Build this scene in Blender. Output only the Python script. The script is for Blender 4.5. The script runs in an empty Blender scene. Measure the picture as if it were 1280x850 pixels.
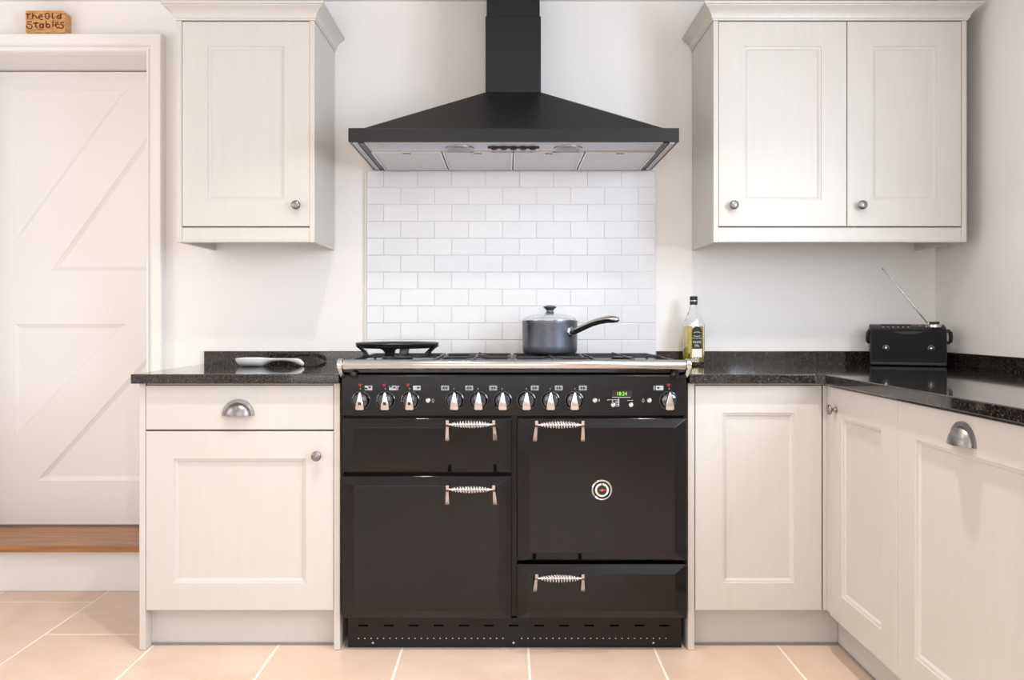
import bpy, bmesh, math, random
from mathutils import Matrix, Vector
random.seed(7)
R = math.radians
SC = bpy.context.scene
COL = SC.collection

# ------------------------------------------------------------------ camera
# back wall is the plane y = 0, the floor z = 0, the camera looks along +y
cam_data = bpy.data.cameras.new('camera')
cam_data.sensor_width = 36.0
cam_data.lens = 36.0 * 1000.0 / 1280.0
cam_data.shift_x = 6.0 / 1280.0
cam_data.shift_y = -25.0 / 1280.0
cam_data.clip_start = 0.05
cam = bpy.data.objects.new('camera', cam_data)
cam.location = (0.0, -3.15, 1.053)
cam.rotation_euler = (R(90), 0, 0)
COL.objects.link(cam)
SC.camera = cam

# ------------------------------------------------------------------ world, lights, exposure
world = bpy.data.worlds.new('daylight')
SC.world = world
world.use_nodes = True
world.node_tree.nodes['Background'].inputs[0].default_value = (0.75, 0.87, 1.0, 1)
world.node_tree.nodes['Background'].inputs[1].default_value = 1.0
SC.view_settings.view_transform = 'Standard'
SC.view_settings.look = 'None'
SC.view_settings.gamma = 1.0
SC.view_settings.use_curve_mapping = False
SC.view_settings.exposure = -0.18

CEIL = 2.307
def area(name, loc, rot, sx, sy, power, color, shape='RECTANGLE', spread=180):
    l = bpy.data.lights.new(name, 'AREA')
    l.shape = shape; l.size = sx; l.size_y = sy
    l.energy = power; l.color = color; l.spread = R(spread)
    o = bpy.data.objects.new(name, l)
    o.location = loc; o.rotation_euler = rot
    COL.objects.link(o)
    return o
# daylight in the window over the right-hand worktop and in the wide window behind the camera
area('window_daylight', (1.70, -2.25, 1.60), (0, R(90), 0), 1.00, 1.46, 70, (0.75, 0.86, 1.0))
area('garden_window_daylight', (-0.5, -5.46, 1.35), (R(90), 0, 0), 3.0, 1.7, 40, (1.0, 0.95, 0.89))
area('side_window_daylight', (-2.61, -1.70, 1.52), (0, R(-90), 0), 1.05, 1.30, 17, (1.0, 0.91, 0.84))
# warm recessed ceiling downlights
DOWN = [(-0.46, -1.25), (0.71, -1.25), (-1.63, -2.75), (-0.46, -2.75), (0.71, -2.75),
        (-1.63, -4.25), (-0.46, -4.25), (0.71, -4.25)]
for dx, dy in DOWN:
    area('downlight_lamp', (dx, dy, CEIL - 0.006), (0, 0, 0), 0.07, 0.07, 9.4 if dy > -2 else 1.0, (1.0, 0.93, 0.82), 'DISK', 115)

# ------------------------------------------------------------------ materials
MATS = {}
def newmat(name):
    m = bpy.data.materials.new(name); m.use_nodes = True
    nt = m.node_tree
    b = nt.nodes['Principled BSDF']
    MATS[name] = m
    return m, nt, b
def plain(name, col, rough=0.5, metal=0.0, coat=0.0, bump=0.0, bscale=200.0, spec=0.5, trans=0.0, ior=1.5):
    m, nt, b = newmat(name)
    b.inputs['Base Color'].default_value = (*col, 1)
    b.inputs['Roughness'].default_value = rough
    b.inputs['Metallic'].default_value = metal
    b.inputs['Coat Weight'].default_value = coat
    b.inputs['Coat Roughness'].default_value = 0.04
    b.inputs['Specular IOR Level'].default_value = spec
    b.inputs['Transmission Weight'].default_value = trans
    b.inputs['IOR'].default_value = ior
    if bump:
        tc = nt.nodes.new('ShaderNodeTexCoord')
        n = nt.nodes.new('ShaderNodeTexNoise'); n.inputs['Scale'].default_value = bscale
        n.inputs['Detail'].default_value = 3
        bp = nt.nodes.new('ShaderNodeBump'); bp.inputs['Strength'].default_value = bump
        bp.inputs['Distance'].default_value = 0.002
        nt.links.new(tc.outputs['Object'], n.inputs['Vector'])
        nt.links.new(n.outputs['Fac'], bp.inputs['Height'])
        nt.links.new(bp.outputs['Normal'], b.inputs['Normal'])
    return m
def noisy(name, stops, scale, rough=0.4, detail=6, stretch=(1, 1, 1), bump=0.0, coat=0.0, rand=0.0, metal=0.0, spec=0.5, distort=0.0):
    """colour ramp over object-space noise; rand adds a per-object brightness change"""
    m, nt, b = newmat(name)
    tc = nt.nodes.new('ShaderNodeTexCoord')
    mp = nt.nodes.new('ShaderNodeMapping'); mp.inputs['Scale'].default_value = stretch
    oi = nt.nodes.new('ShaderNodeObjectInfo')
    mul = nt.nodes.new('ShaderNodeMath'); mul.operation = 'MULTIPLY'; mul.inputs[1].default_value = 37.0
    n = nt.nodes.new('ShaderNodeTexNoise'); n.noise_dimensions = '4D'
    n.inputs['Scale'].default_value = scale; n.inputs['Detail'].default_value = detail
    n.inputs['Distortion'].default_value = distort
    cr = nt.nodes.new('ShaderNodeValToRGB')
    while len(cr.color_ramp.elements) < len(stops): cr.color_ramp.elements.new(0.5)
    for e, (p, c) in zip(cr.color_ramp.elements, stops): e.position = p; e.color = (*c, 1)
    nt.links.new(tc.outputs['Object'], mp.inputs['Vector'])
    nt.links.new(mp.outputs['Vector'], n.inputs['Vector'])
    nt.links.new(oi.outputs['Random'], mul.inputs[0]); nt.links.new(mul.outputs[0], n.inputs['W'])
    nt.links.new(n.outputs['Fac'], cr.inputs['Fac'])
    out = cr.outputs['Color']
    if rand:
        hs = nt.nodes.new('ShaderNodeHueSaturation')
        mr = nt.nodes.new('ShaderNodeMapRange')
        mr.inputs['To Min'].default_value = 1 - rand; mr.inputs['To Max'].default_value = 1 + rand
        nt.links.new(oi.outputs['Random'], mr.inputs['Value'])
        nt.links.new(mr.outputs['Result'], hs.inputs['Value'])
        nt.links.new(out, hs.inputs['Color']); out = hs.outputs['Color']
    nt.links.new(out, b.inputs['Base Color'])
    b.inputs['Roughness'].default_value = rough; b.inputs['Metallic'].default_value = metal
    b.inputs['Coat Weight'].default_value = coat; b.inputs['Coat Roughness'].default_value = 0.03
    b.inputs['Specular IOR Level'].default_value = spec
    if bump:
        bp = nt.nodes.new('ShaderNodeBump'); bp.inputs['Strength'].default_value = bump
        bp.inputs['Distance'].default_value = 0.002
        nt.links.new(n.outputs['Fac'], bp.inputs['Height'])
        nt.links.new(bp.outputs['Normal'], b.inputs['Normal'])
    return m
def emit(name, col, s):
    m, nt, b = newmat(name)
    b.inputs['Base Color'].default_value = (0.01, 0.01, 0.01, 1)
    b.inputs['Emission Color'].default_value = (*col, 1)
    b.inputs['Emission Strength'].default_value = s
    return m

plain('wall_paint', (0.90, 0.876, 0.852), 0.75, bump=0.25, bscale=60, spec=0.3)
plain('ceiling_paint', (0.84, 0.82, 0.79), 0.8, spec=0.3)
plain('trim_paint', (0.87, 0.845, 0.82), 0.38, bump=0.12, bscale=40)
noisy('cabinet_paint', [(0.3, (0.615, 0.588, 0.548)), (0.7, (0.635, 0.607, 0.567))], 9, 0.36, 3, (6, 6, 0.6), bump=0.03)
plain('cabinet_gap', (0.20, 0.185, 0.17), 0.8)
noisy('white_tile', [(0.3, (0.76, 0.765, 0.785)), (0.7, (0.79, 0.795, 0.815))], 14, 0.10, 2, bump=0.35, rand=0.015)
plain('tile_grout', (0.74, 0.73, 0.725), 0.9)
noisy('granite', [(0.38, (0.004, 0.004, 0.0045)), (0.52, (0.014, 0.012, 0.011)), (0.63, (0.06, 0.048, 0.040)), (0.76, (0.17, 0.15, 0.13))],
      230, 0.075, 9, coat=0.3)
noisy('floor_tile', [(0.28, (0.66, 0.485, 0.375)), (0.5, (0.73, 0.555, 0.45)), (0.72, (0.79, 0.62, 0.52))], 3.0, 0.33, 9, (1, 1, 1), bump=0.08, rand=0.03, distort=1.2)
plain('floor_grout', (0.88, 0.82, 0.74), 0.9)
noisy('oak', [(0.3, (0.27, 0.105, 0.035)), (0.55, (0.40, 0.175, 0.062)), (0.75, (0.50, 0.24, 0.09))], 5, 0.32, 8, (1.2, 14, 14), bump=0.06)
noisy('sign_wood', [(0.32, (0.36, 0.15, 0.045)), (0.5, (0.60, 0.30, 0.11)), (0.68, (0.74, 0.42, 0.19))], 7, 0.6, 8, (4, 8, 22), bump=0.1)
plain('burnt', (0.10, 0.032, 0.010), 0.8)
plain('enamel', (0.005, 0.005, 0.0055), 0.09, spec=0.36)
plain('enamel_panel', (0.007, 0.007, 0.0075), 0.20, spec=0.32)
plain('hood_black', (0.009, 0.0095, 0.011), 0.33, spec=0.35)
plain('matt_black', (0.012, 0.012, 0.013), 0.55)
plain('cast_iron', (0.014, 0.015, 0.017), 0.36, bump=0.3, bscale=500)
noisy('steel', [(0.3, (0.55, 0.54, 0.53)), (0.7, (0.66, 0.65, 0.64))], 20, 0.17, 4, (0.5, 30, 30), metal=1.0)
noisy('hood_steel', [(0.3, (0.42, 0.42, 0.44)), (0.7, (0.48, 0.48, 0.50))], 20, 0.38, 4, (0.5, 30, 30), metal=1.0)
noisy('filter_mesh', [(0.35, (0.62, 0.63, 0.64)), (0.65, (0.74, 0.75, 0.76))], 260, 0.5, 2, metal=0.4, bump=0.4)
plain('chrome', (0.72, 0.72, 0.73), 0.10, metal=1.0)
noisy('pewter', [(0.3, (0.23, 0.22, 0.215)), (0.7, (0.36, 0.35, 0.34))], 90, 0.36, 5, metal=1.0)
noisy('pan_metal', [(0.3, (0.145, 0.16, 0.19)), (0.7, (0.17, 0.185, 0.215))], 60, 0.38, 3, metal=0.75)
plain('ceramic', (0.86, 0.86, 0.87), 0.12, coat=0.4)
plain('print_white', (0.50, 0.52, 0.56), 0.6)
plain('knob_chrome', (0.10, 0.105, 0.115), 0.12, metal=1.0)
plain('slot_dark', (0.002, 0.002, 0.002), 0.9, spec=0.0)
plain('print_red', (0.25, 0.008, 0.012), 0.6)
plain('print_black', (0.01, 0.01, 0.01), 0.6)
plain('rubber', (0.014, 0.014, 0.015), 0.5)
plain('radio_plastic', (0.010, 0.0105, 0.013), 0.34, spec=0.3)
noisy('speaker_cloth', [(0.4, (0.006, 0.006, 0.008)), (0.6, (0.016, 0.017, 0.020))], 900, 0.75, 2, bump=0.3, spec=0.2)
plain('bottle_glass', (1, 1, 1), 0.0, trans=1.0, ior=1.45)
plain('lid_glass', (0.96, 0.98, 1.0), 0.02, trans=1.0, ior=1.2)
plain('lamp_lens', (0.22, 0.22, 0.22), 0.3)
plain('seal', (0.30, 0.265, 0.28), 0.5)
plain('label_cream', (0.80, 0.78, 0.70), 0.6)
plain('dial_orange', (0.55, 0.12, 0.04), 0.4)
plain('upvc', (0.85, 0.85, 0.85), 0.3)
emit('clock_green', (0.35, 1.0, 0.05), 1.6)
emit('lamp_glow', (1.0, 0.82, 0.6), 6.0)
m, nt, b = newmat('olive_oil')
b.inputs['Base Color'].default_value = (0.80, 0.66, 0.05, 1)
b.inputs['Transmission Weight'].default_value = 0.75
b.inputs['Roughness'].default_value = 0.03
b.inputs['IOR'].default_value = 1.1

# ------------------------------------------------------------------ mesh builder
WORLD = {}   # world location of every object made (nothing but leaf meshes is rotated)
class MB:
    def __init__(self, M=None):
        self.v, self.f, self.M = [], [], M
    def add(self, pts, faces):
        k = len(self.v)
        for p in pts:
            p = Vector(p)
            self.v.append(self.M @ p if self.M else p)
        self.f += [[i + k for i in f] for f in faces]
        return self
    def box(self, x0, x1, y0, y1, z0, z1):
        x0, x1 = sorted((x0, x1)); y0, y1 = sorted((y0, y1)); z0, z1 = sorted((z0, z1))
        return self.add([(x0,y0,z0),(x1,y0,z0),(x1,y1,z0),(x0,y1,z0),(x0,y0,z1),(x1,y0,z1),(x1,y1,z1),(x0,y1,z1)],
                        [(0,3,2,1),(4,5,6,7),(0,1,5,4),(1,2,6,5),(2,3,7,6),(3,0,4,7)])
    def prism(self, pts, axis, a, b):
        n = len(pts)
        def q(p, t):
            return {'x': (t, p[0], p[1]), 'y': (p[0], t, p[1]), 'z': (p[0], p[1], t)}[axis]
        return self.add([q(p, a) for p in pts] + [q(p, b) for p in pts],
                        [list(range(n)), list(range(2*n-1, n-1, -1))] + [(i, (i+1) % n, n+(i+1) % n, n+i) for i in range(n)])
    def loft(self, rings, cap=True, closed=True):
        n = len(rings[0]); pts = [p for r in rings for p in r]; fs = []
        for j in range(len(rings) - 1):
            for i in range(n if closed else n - 1):
                fs.append((j*n+i, j*n+(i+1) % n, (j+1)*n+(i+1) % n, (j+1)*n+i))
        if cap:
            fs.append(list(range(n))[::-1]); fs.append([(len(rings)-1)*n+i for i in range(n)])
        return self.add(pts, fs)
    def lathe(self, prof, c=(0,0,0), axis='z', seg=32, cap=True):
        rings = []
        for r, h in prof:
            ring = []
            for k in range(seg):
                a = 2*math.pi*k/seg; p, q = r*math.cos(a), r*math.sin(a)
                d = {'z': (p, q, h), 'y': (p, -h, q), 'x': (-h, p, q)}[axis]   # y: towards the viewer, x: towards -x
                ring.append((c[0]+d[0], c[1]+d[1], c[2]+d[2]))
            rings.append(ring)
        return self.loft(rings, cap)
    def tube(self, path, r, seg=8, closed=False, flat=1.0):
        path = [Vector(p) for p in path]; n = len(path); rings = []
        up = None
        for i, p in enumerate(path):
            if closed: t = path[(i+1) % n] - path[i-1]
            else: t = path[min(i+1, n-1)] - path[max(i-1, 0)]
            t.normalize()
            if up is None:
                up = Vector((0, 0, 1)) if abs(t.z) < 0.9 else Vector((1, 0, 0))
            side = t.cross(up)
            if side.length < 1e-6: side = t.orthogonal()
            side.normalize(); up = side.cross(t).normalized()
            rr = r[i] if isinstance(r, (list, tuple)) else r
            rings.append([p + side*rr*math.cos(2*math.pi*k/seg) + up*rr*flat*math.sin(2*math.pi*k/seg) for k in range(seg)])
        if closed: rings.append(rings[0]); return self.loft(rings, cap=False)
        return self.loft(rings)
    def mesh(self, name, mat, angle=32, smooth=True, origin=(0,0,0)):
        me = bpy.data.meshes.new(name)
        o = Vector(origin)
        me.from_pydata([tuple(v - o) for v in self.v], [], self.f)
        bm = bmesh.new(); bm.from_mesh(me)
        bmesh.ops.remove_doubles(bm, verts=bm.verts, dist=1e-6)
        bmesh.ops.recalc_face_normals(bm, faces=bm.faces)
        if smooth:
            for f in bm.faces: f.smooth = True
            for e in bm.edges:
                if len(e.link_faces) != 2 or e.calc_face_angle(0) > R(angle): e.smooth = False
        bm.to_mesh(me); bm.free()
        me.materials.append(MATS[mat])
        return me
    def obj(self, name, mat, parent=None, bevel=0.0, seg=2, angle=32, smooth=True, origin=None, solid=0.0):
        if origin is None:
            n = max(1, len(self.v)); lo = [min(v[i] for v in self.v) for i in range(3)]; hi = [max(v[i] for v in self.v) for i in range(3)]
            origin = ((lo[0]+hi[0])/2, (lo[1]+hi[1])/2, lo[2])
        me = self.mesh(name, mat, angle, smooth, origin)
        return place(name, me, parent, origin, bevel, seg, solid)
def place(name, me, parent=None, loc=(0,0,0), bevel=0.0, seg=2, solid=0.0):
    o = bpy.data.objects.new(name, me); COL.objects.link(o)
    if solid:
        md = o.modifiers.new('thickness', 'SOLIDIFY'); md.thickness = solid; md.offset = 0
    if bevel:
        md = o.modifiers.new('bevel', 'BEVEL'); md.width = bevel; md.segments = seg
        md.limit_method = 'ANGLE'; md.angle_limit = R(14 if name == 'oven_door' else 32); md.harden_normals = True
    setp(o, parent, loc)
    return o
def setp(o, parent, loc):
    loc = Vector(loc); WORLD[o.name] = loc
    if parent is not None:
        o.parent = parent; o.location = loc - WORLD[parent.name]
    else: o.location = loc
def thing(name, label, cat, loc, group=None):
    o = bpy.data.objects.new(name, None); COL.objects.link(o); o.empty_display_size = 0.05
    setp(o, None, loc); return tag(o, label, cat, group)
def tag(o, label, cat, group=None):
    o['label'] = label; o['category'] = cat
    if group: o['group'] = group
    return o
def struct(o, label=None):
    o['kind'] = 'structure'
    if label: o['label'] = label
    return o
def box(*a): return MB().box(*a)
def text_mesh(s, size, mat, name, M, extrude=0.0002, align='CENTER'):
    cu = bpy.data.curves.new('lettering', 'FONT'); cu.body = s; cu.size = size; cu.extrude = extrude
    cu.align_x = align; cu.align_y = 'CENTER'; cu.resolution_u = 3
    t = bpy.data.objects.new('lettering', cu); COL.objects.link(t)
    dg = bpy.context.evaluated_depsgraph_get()
    me = bpy.data.meshes.new_from_object(t.evaluated_get(dg))
    bpy.data.objects.remove(t); bpy.data.curves.remove(cu)
    me.transform(M); me.name = name
    me.materials.clear(); me.materials.append(MATS[mat])
    return me
def join_text(parts, name, parent):
    bm = bmesh.new()
    for me in parts: bm.from_mesh(me)
    mat = parts[0].materials[0]
    for me in parts: bpy.data.meshes.remove(me)
    me = bpy.data.meshes.new(name)
    c = Vector((0, 0, 0))
    for v in bm.verts: c += v.co
    c /= max(1, len(bm.verts))
    for v in bm.verts: v.co -= c
    bm.to_mesh(me); bm.free(); me.materials.append(mat)
    return place(name, me, parent, c)

# frames for joinery: local (u right, v up, w towards the viewer)
def face_back(x, y, z):    # front faces -y
    return Matrix(((1,0,0,x),(0,0,-1,y),(0,1,0,z),(0,0,0,1)))
def face_left(x, y, z):    # front faces -x, u runs towards the camera (-y)
    return Matrix(((0,0,-1,x),(-1,0,0,y),(0,1,0,z),(0,0,0,1)))

# ------------------------------------------------------------------ room shell
XL, XR, YF = -2.60, 1.685, -5.50
DX0, DX1, DZ0, DZ1, DY = -2.19, -1.41, 0.187, 2.101, 0.22     # door opening
wb = MB()
wb.box(XL-0.1, DX0, 0, 0.25, 0, CEIL)
wb.box(DX0, DX1, 0, 0.25, DZ1, CEIL)
wb.box(DX0, DX1, 0, 0.25, -0.02, 0.16)
wb.box(DX1, XR+0.15, 0, 0.25, 0, CEIL)
wall_back = struct(wb.obj('wall_back', 'wall_paint', smooth=False), 'cream painted plaster wall behind the black range cooker')
wr = MB()
WY0, WY1, WZ0, WZ1 = -3.02, -1.48, 1.05, 2.13
wr.box(XR, XR+0.15, WY1, 0, 0, CEIL); wr.box(XR, XR+0.15, YF, WY0, 0, CEIL)
wr.box(XR, XR+0.15, WY0, WY1, 0, WZ0); wr.box(XR, XR+0.15, WY0, WY1, WZ1, CEIL)
struct(wr.obj('wall_right', 'wall_paint', smooth=False), 'cream painted plaster wall beside the radio')
wl = MB()
wl.box(XL-0.1, XL, -1.00, 0, 0, CEIL); wl.box(XL-0.1, XL, YF, -2.40, 0, CEIL)
wl.box(XL-0.1, XL, -2.40, -1.00, 0, 0.95); wl.box(XL-0.1, XL, -2.40, -1.00, 2.10, CEIL)
struct(wl.obj('wall_left', 'wall_paint', smooth=False))
wf = MB()
wf.box(XL-0.1, -2.05, YF-0.1, YF, 0, CEIL); wf.box(1.05, XR+0.15, YF-0.1, YF, 0, CEIL)
wf.box(-2.05, 1.05, YF-0.1, YF, 0, 0.45); wf.box(-2.05, 1.05, YF-0.1, YF, 2.23, CEIL)
struct(wf.obj('wall_front', 'wall_paint', smooth=False))
struct(box(XL-0.1, XR+0.15, YF-0.1, 0.25, CEIL, CEIL+0.1).obj('ceiling', 'ceiling_paint', smooth=False))
def window(name, M, w, h, mull):
    f = MB(M)
    f.box(0, w, 0, 0.05, 0, 0.06); f.box(0, w, h-0.05, h, 0, 0.06)
    f.box(0, 0.05, 0.05, h-0.05, 0, 0.06); f.box(w-0.05, w, 0.05, h-0.05, 0, 0.06)
    o = struct(f.obj(name, 'upvc', bevel=0.004))
    for k in range(1, mull):
        MB(M).box(w*k/mull-0.025, w*k/mull+0.025, 0.05, h-0.05, 0.004, 0.056).obj('mullion', 'upvc', o, bevel=0.003)
    return o
window('window_1', face_left(XR+0.06, WY1, WZ0), WY1-WY0, WZ1-WZ0, 2)
window('window_3', Matrix(((0,0,1,XL-0.1),(1,0,0,-2.40),(0,1,0,0.95),(0,0,0,1))), 1.40, 1.15, 2)
window('window_2', Matrix(((-1,0,0,1.05),(0,0,1,YF-0.1),(0,1,0,0.45),(0,0,0,1))), 3.10, 1.78, 3)

# floor: grout bed with every tile its own piece
fl = box(XL-0.1, XR+0.15, YF-0.1, 0.25, -0.06, -0.0008)
floor = struct(fl.obj('floor', 'floor_grout', smooth=False), 'peach stone floor tiles laid in a staggered bond')
FT, FL_, G = 0.404, 0.604, 0.0065
full = None
k = -3
x0 = -1.549 + FT * k
cols = []
while x0 < XR:
    cols.append((x0, k)); k += 1; x0 = -1.549 + FT * k
for x0, k in cols:
    off = -0.16 if k == -1 else -0.47 if k % 2 == 0 else -0.235
    y1 = off + FL_
    while y1 > YF:
        a0, a1 = max(x0 + G/2, XL), min(x0 + FT - G/2, XR)
        b0, b1 = max(y1 - FL_ + G/2, YF), min(y1 - G/2, 0.0)
        if a1 - a0 > 0.03 and b1 - b0 > 0.03:
            c = ((a0+a1)/2, (b0+b1)/2, -0.006)
            isfull = abs(a1-a0-(FT-G)) < 1e-5 and abs(b1-b0-(FL_-G)) < 1e-5
            if isfull and full: me = full
            else:
                me = box(a0, a1, b0, b1, -0.006, 0.0).mesh('tile', 'floor_tile', smooth=False, origin=c)
                if isfull: full = me
            place('tile', me, floor, c, 0.0012, 1)
        y1 -= FL_

# tiled splashback: grout bed and single tiles, half-bond
TX0, TX1, TW, TH, TTOP = -0.552, 0.584, 0.1333, 0.0664, 1.639
box(TX0, TX1, -0.0098, 0, 0.87, TTOP).obj('grout_bed', 'tile_grout', wall_back, smooth=False)
box(TX0-0.006, TX0-0.0005, -0.011, 0, 0.935, TTOP).obj('edge_trim', 'label_cream', wall_back, smooth=False)
tmeshes = {}
g = 0.0022
for r in range(11):
    z1 = TTOP - r*TH - g/2; z0 = TTOP - (r+1)*TH + g/2
    x = TX0 - (TW/2 if r % 2 == 0 else 0)
    while x < TX1 - 0.01:
        a0, a1 = max(x, TX0) + g/2, min(x + TW, TX1) - g/2
        if a1 - a0 > 0.015:
            key = round(a1 - a0, 4)
            if key not in tmeshes:
                tmeshes[key] = box(-(a1-a0)/2, (a1-a0)/2, -0.0045, 0.0045, 0, z1-z0).mesh('tile', 'white_tile', smooth=True)
            o = place('tile', tmeshes[key], wall_back, ((a0+a1)/2, -0.0075 + random.uniform(-0.0006, 0.0006), z0), 0.0016, 2)
            o.rotation_euler = (R(random.uniform(-0.35, 0.35)), 0, R(random.uniform(-0.35, 0.35)))
        x += TW

# door in its recess, architrave, step
door = struct(box(DX0+0.004, DX1-0.004, DY, DY+0.03, DZ0+0.006, DZ1-0.004).obj('door_1', 'trim_paint', smooth=False), 'white painted braced door with diagonal rails')
PY = DY - 0.010
def dpx(px, py): return ((px - 634) * 0.00337, 1.053 - (py - 400) * 0.00337)
def dpart(name, pts):
    MB().prism(pts, 'y', PY, DY + 0.001).obj(name, 'trim_paint', door, smooth=False)
SR = -1.508
dpart('stile', [(DX0+0.006, DZ0+0.008), (-2.069, DZ0+0.008), (-2.069, DZ1-0.006), (DX0+0.006, DZ1-0.006)])
dpart('stile', [(SR, DZ0+0.008), (DX1-0.006, DZ0+0.008), (DX1-0.006, DZ1-0.006), (SR, DZ1-0.006)])
zt, zm1, zm0, zb = dpx(0, 113.4)[1], 1.262, 1.036, 0.379
dpart('top_rail', [(-2.069, zt), (SR, zt), (SR, DZ1-0.006), (-2.069, DZ1-0.006)])
dpart('middle_rail', [(-2.069, zm0), (SR, zm0), (SR, zm1), (-2.069, zm1)])
dpart('bottom_rail', [(-2.069, DZ0+0.008), (SR, DZ0+0.008), (SR, zb), (-2.069, zb)])
a1, a2 = dpx(160, 0)[0], dpx(66, 0)[0]
u1, u2 = dpx(0, 305)[1], dpx(0, 170)[1]
dpart('brace', [(a1, zt), (SR, zt), (SR, u2), (a2, zm1), (-2.069, zm1), (-2.069, u1)])
b1, b2 = dpx(158, 0)[0], dpx(48, 0)[0]
v1, v2 = dpx(0, 547)[1], dpx(0, 446)[1]
dpart('brace', [(b1, zm0), (SR, zm0), (SR, v2), (b2, zb), (-2.069, zb), (-2.069, v1)])
def inset(poly, d):
    """shrink a convex polygon by d"""
    n = len(poly); cx = sum(p[0] for p in poly)/n; cy = sum(p[1] for p in poly)/n; out = []
    lines = []
    for k in range(n):
        p, q = Vector(poly[k]), Vector(poly[(k+1) % n]); e = (q-p).normalized(); nn_ = Vector((-e.y, e.x))
        if nn_.dot(Vector((cx, cy)) - p) < 0: nn_ = -nn_
        lines.append((p + nn_*d, e))
    for k in range(n):
        (p, e), (q, f) = lines[k-1], lines[k]
        t_ = ((q-p).x*f.y - (q-p).y*f.x) / (e.x*f.y - e.y*f.x)
        out.append(tuple(p + e*t_))
    return out
for poly in ([(-2.069, zt), (a1, zt), (-2.069, u1)], [(SR, u2), (SR, zm1), (a2, zm1)], [(-2.069, zm0), (b1, zm0), (-2.069, v1)], [(SR, v2), (SR, zb), (b2, zb)]):
    q = inset(poly, 0.016); q2 = inset(poly, 0.020); n = len(poly)
    pm = MB().loft([[(x, PY+0.0004, z) for x, z in poly], [(x, PY+0.0022, z) for x, z in inset(poly, 0.002)], [(x, DY-0.001, z) for x, z in q], [(x, DY-0.0005, z) for x, z in q2]], cap=False)
    pm.add([(x, DY-0.0005, z) for x, z in q2], [list(range(n))])
    pm.obj('panel', 'trim_paint', door, angle=10)
def architrave():
    # profile: (offset outwards from the opening, depth in front of the wall)
    prof = [(0.0, 0.0), (0.0, 0.022), (0.004, 0.030), (0.010, 0.030), (0.013, 0.024), (0.018, 0.024), (0.022, 0.036), (0.028, 0.042), (0.062, 0.044), (0.066, 0.040), (0.066, 0.0)]
    rings = []
    for corner in ('bl', 'tl', 'tr', 'br'):
        ring = []
        for o, d in prof:
            x = DX0 - o if corner[1] == 'l' else DX1 + o
            z = 0.0 if corner[0] == 'b' else DZ1 + o
            ring.append((x, -d, z))
        rings.append(ring)
    return MB().loft(rings)
struct(architrave().obj('trim_1', 'trim_paint', angle=25), 'white moulded architrave around the braced door')
tread = box(DX0+0.002, DX1+0.25, -0.085, 0, DZ0-0.026, DZ0)
tread.box(DX0+0.002, DX1-0.002, 0, DY+0.03, DZ0-0.026, DZ0)
tread = MB().prism([(DX0-0.06, -0.085), (-1.18, -0.085), (-1.18, -0.047), (DX1-0.001, -0.047), (DX1-0.001, DY+0.028), (DX0+0.001, DY+0.028), (DX0+0.001, -0.047), (DX0-0.06, -0.047)], 'z', DZ0-0.025, DZ0)
tag(tread.obj('step_tread', 'oak', bevel=0.004), 'varnished oak step tread below the white braced door', 'step')
struct(box(XL, -1.178, -0.046, -0.001, 0, DZ0-0.026).obj('baseboard_back', 'trim_paint', bevel=0.003), 'white painted riser board under the oak step')
struct(box(DX0, DX1, 0, DY-0.003, DZ1, DZ1-0.001).obj('trim_2', 'trim_paint', smooth=False))

# ceiling downlight rims
for n, (dx, dy) in enumerate(DOWN):
    struct(MB().lathe([(0.037, -0.001), (0.037, -0.007), (0.040, -0.009), (0.047, -0.007), (0.050, -0.0005)], (dx, dy, CEIL), seg=24, cap=False).obj('trim_%d' % (n + 3), 'upvc'))

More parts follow.
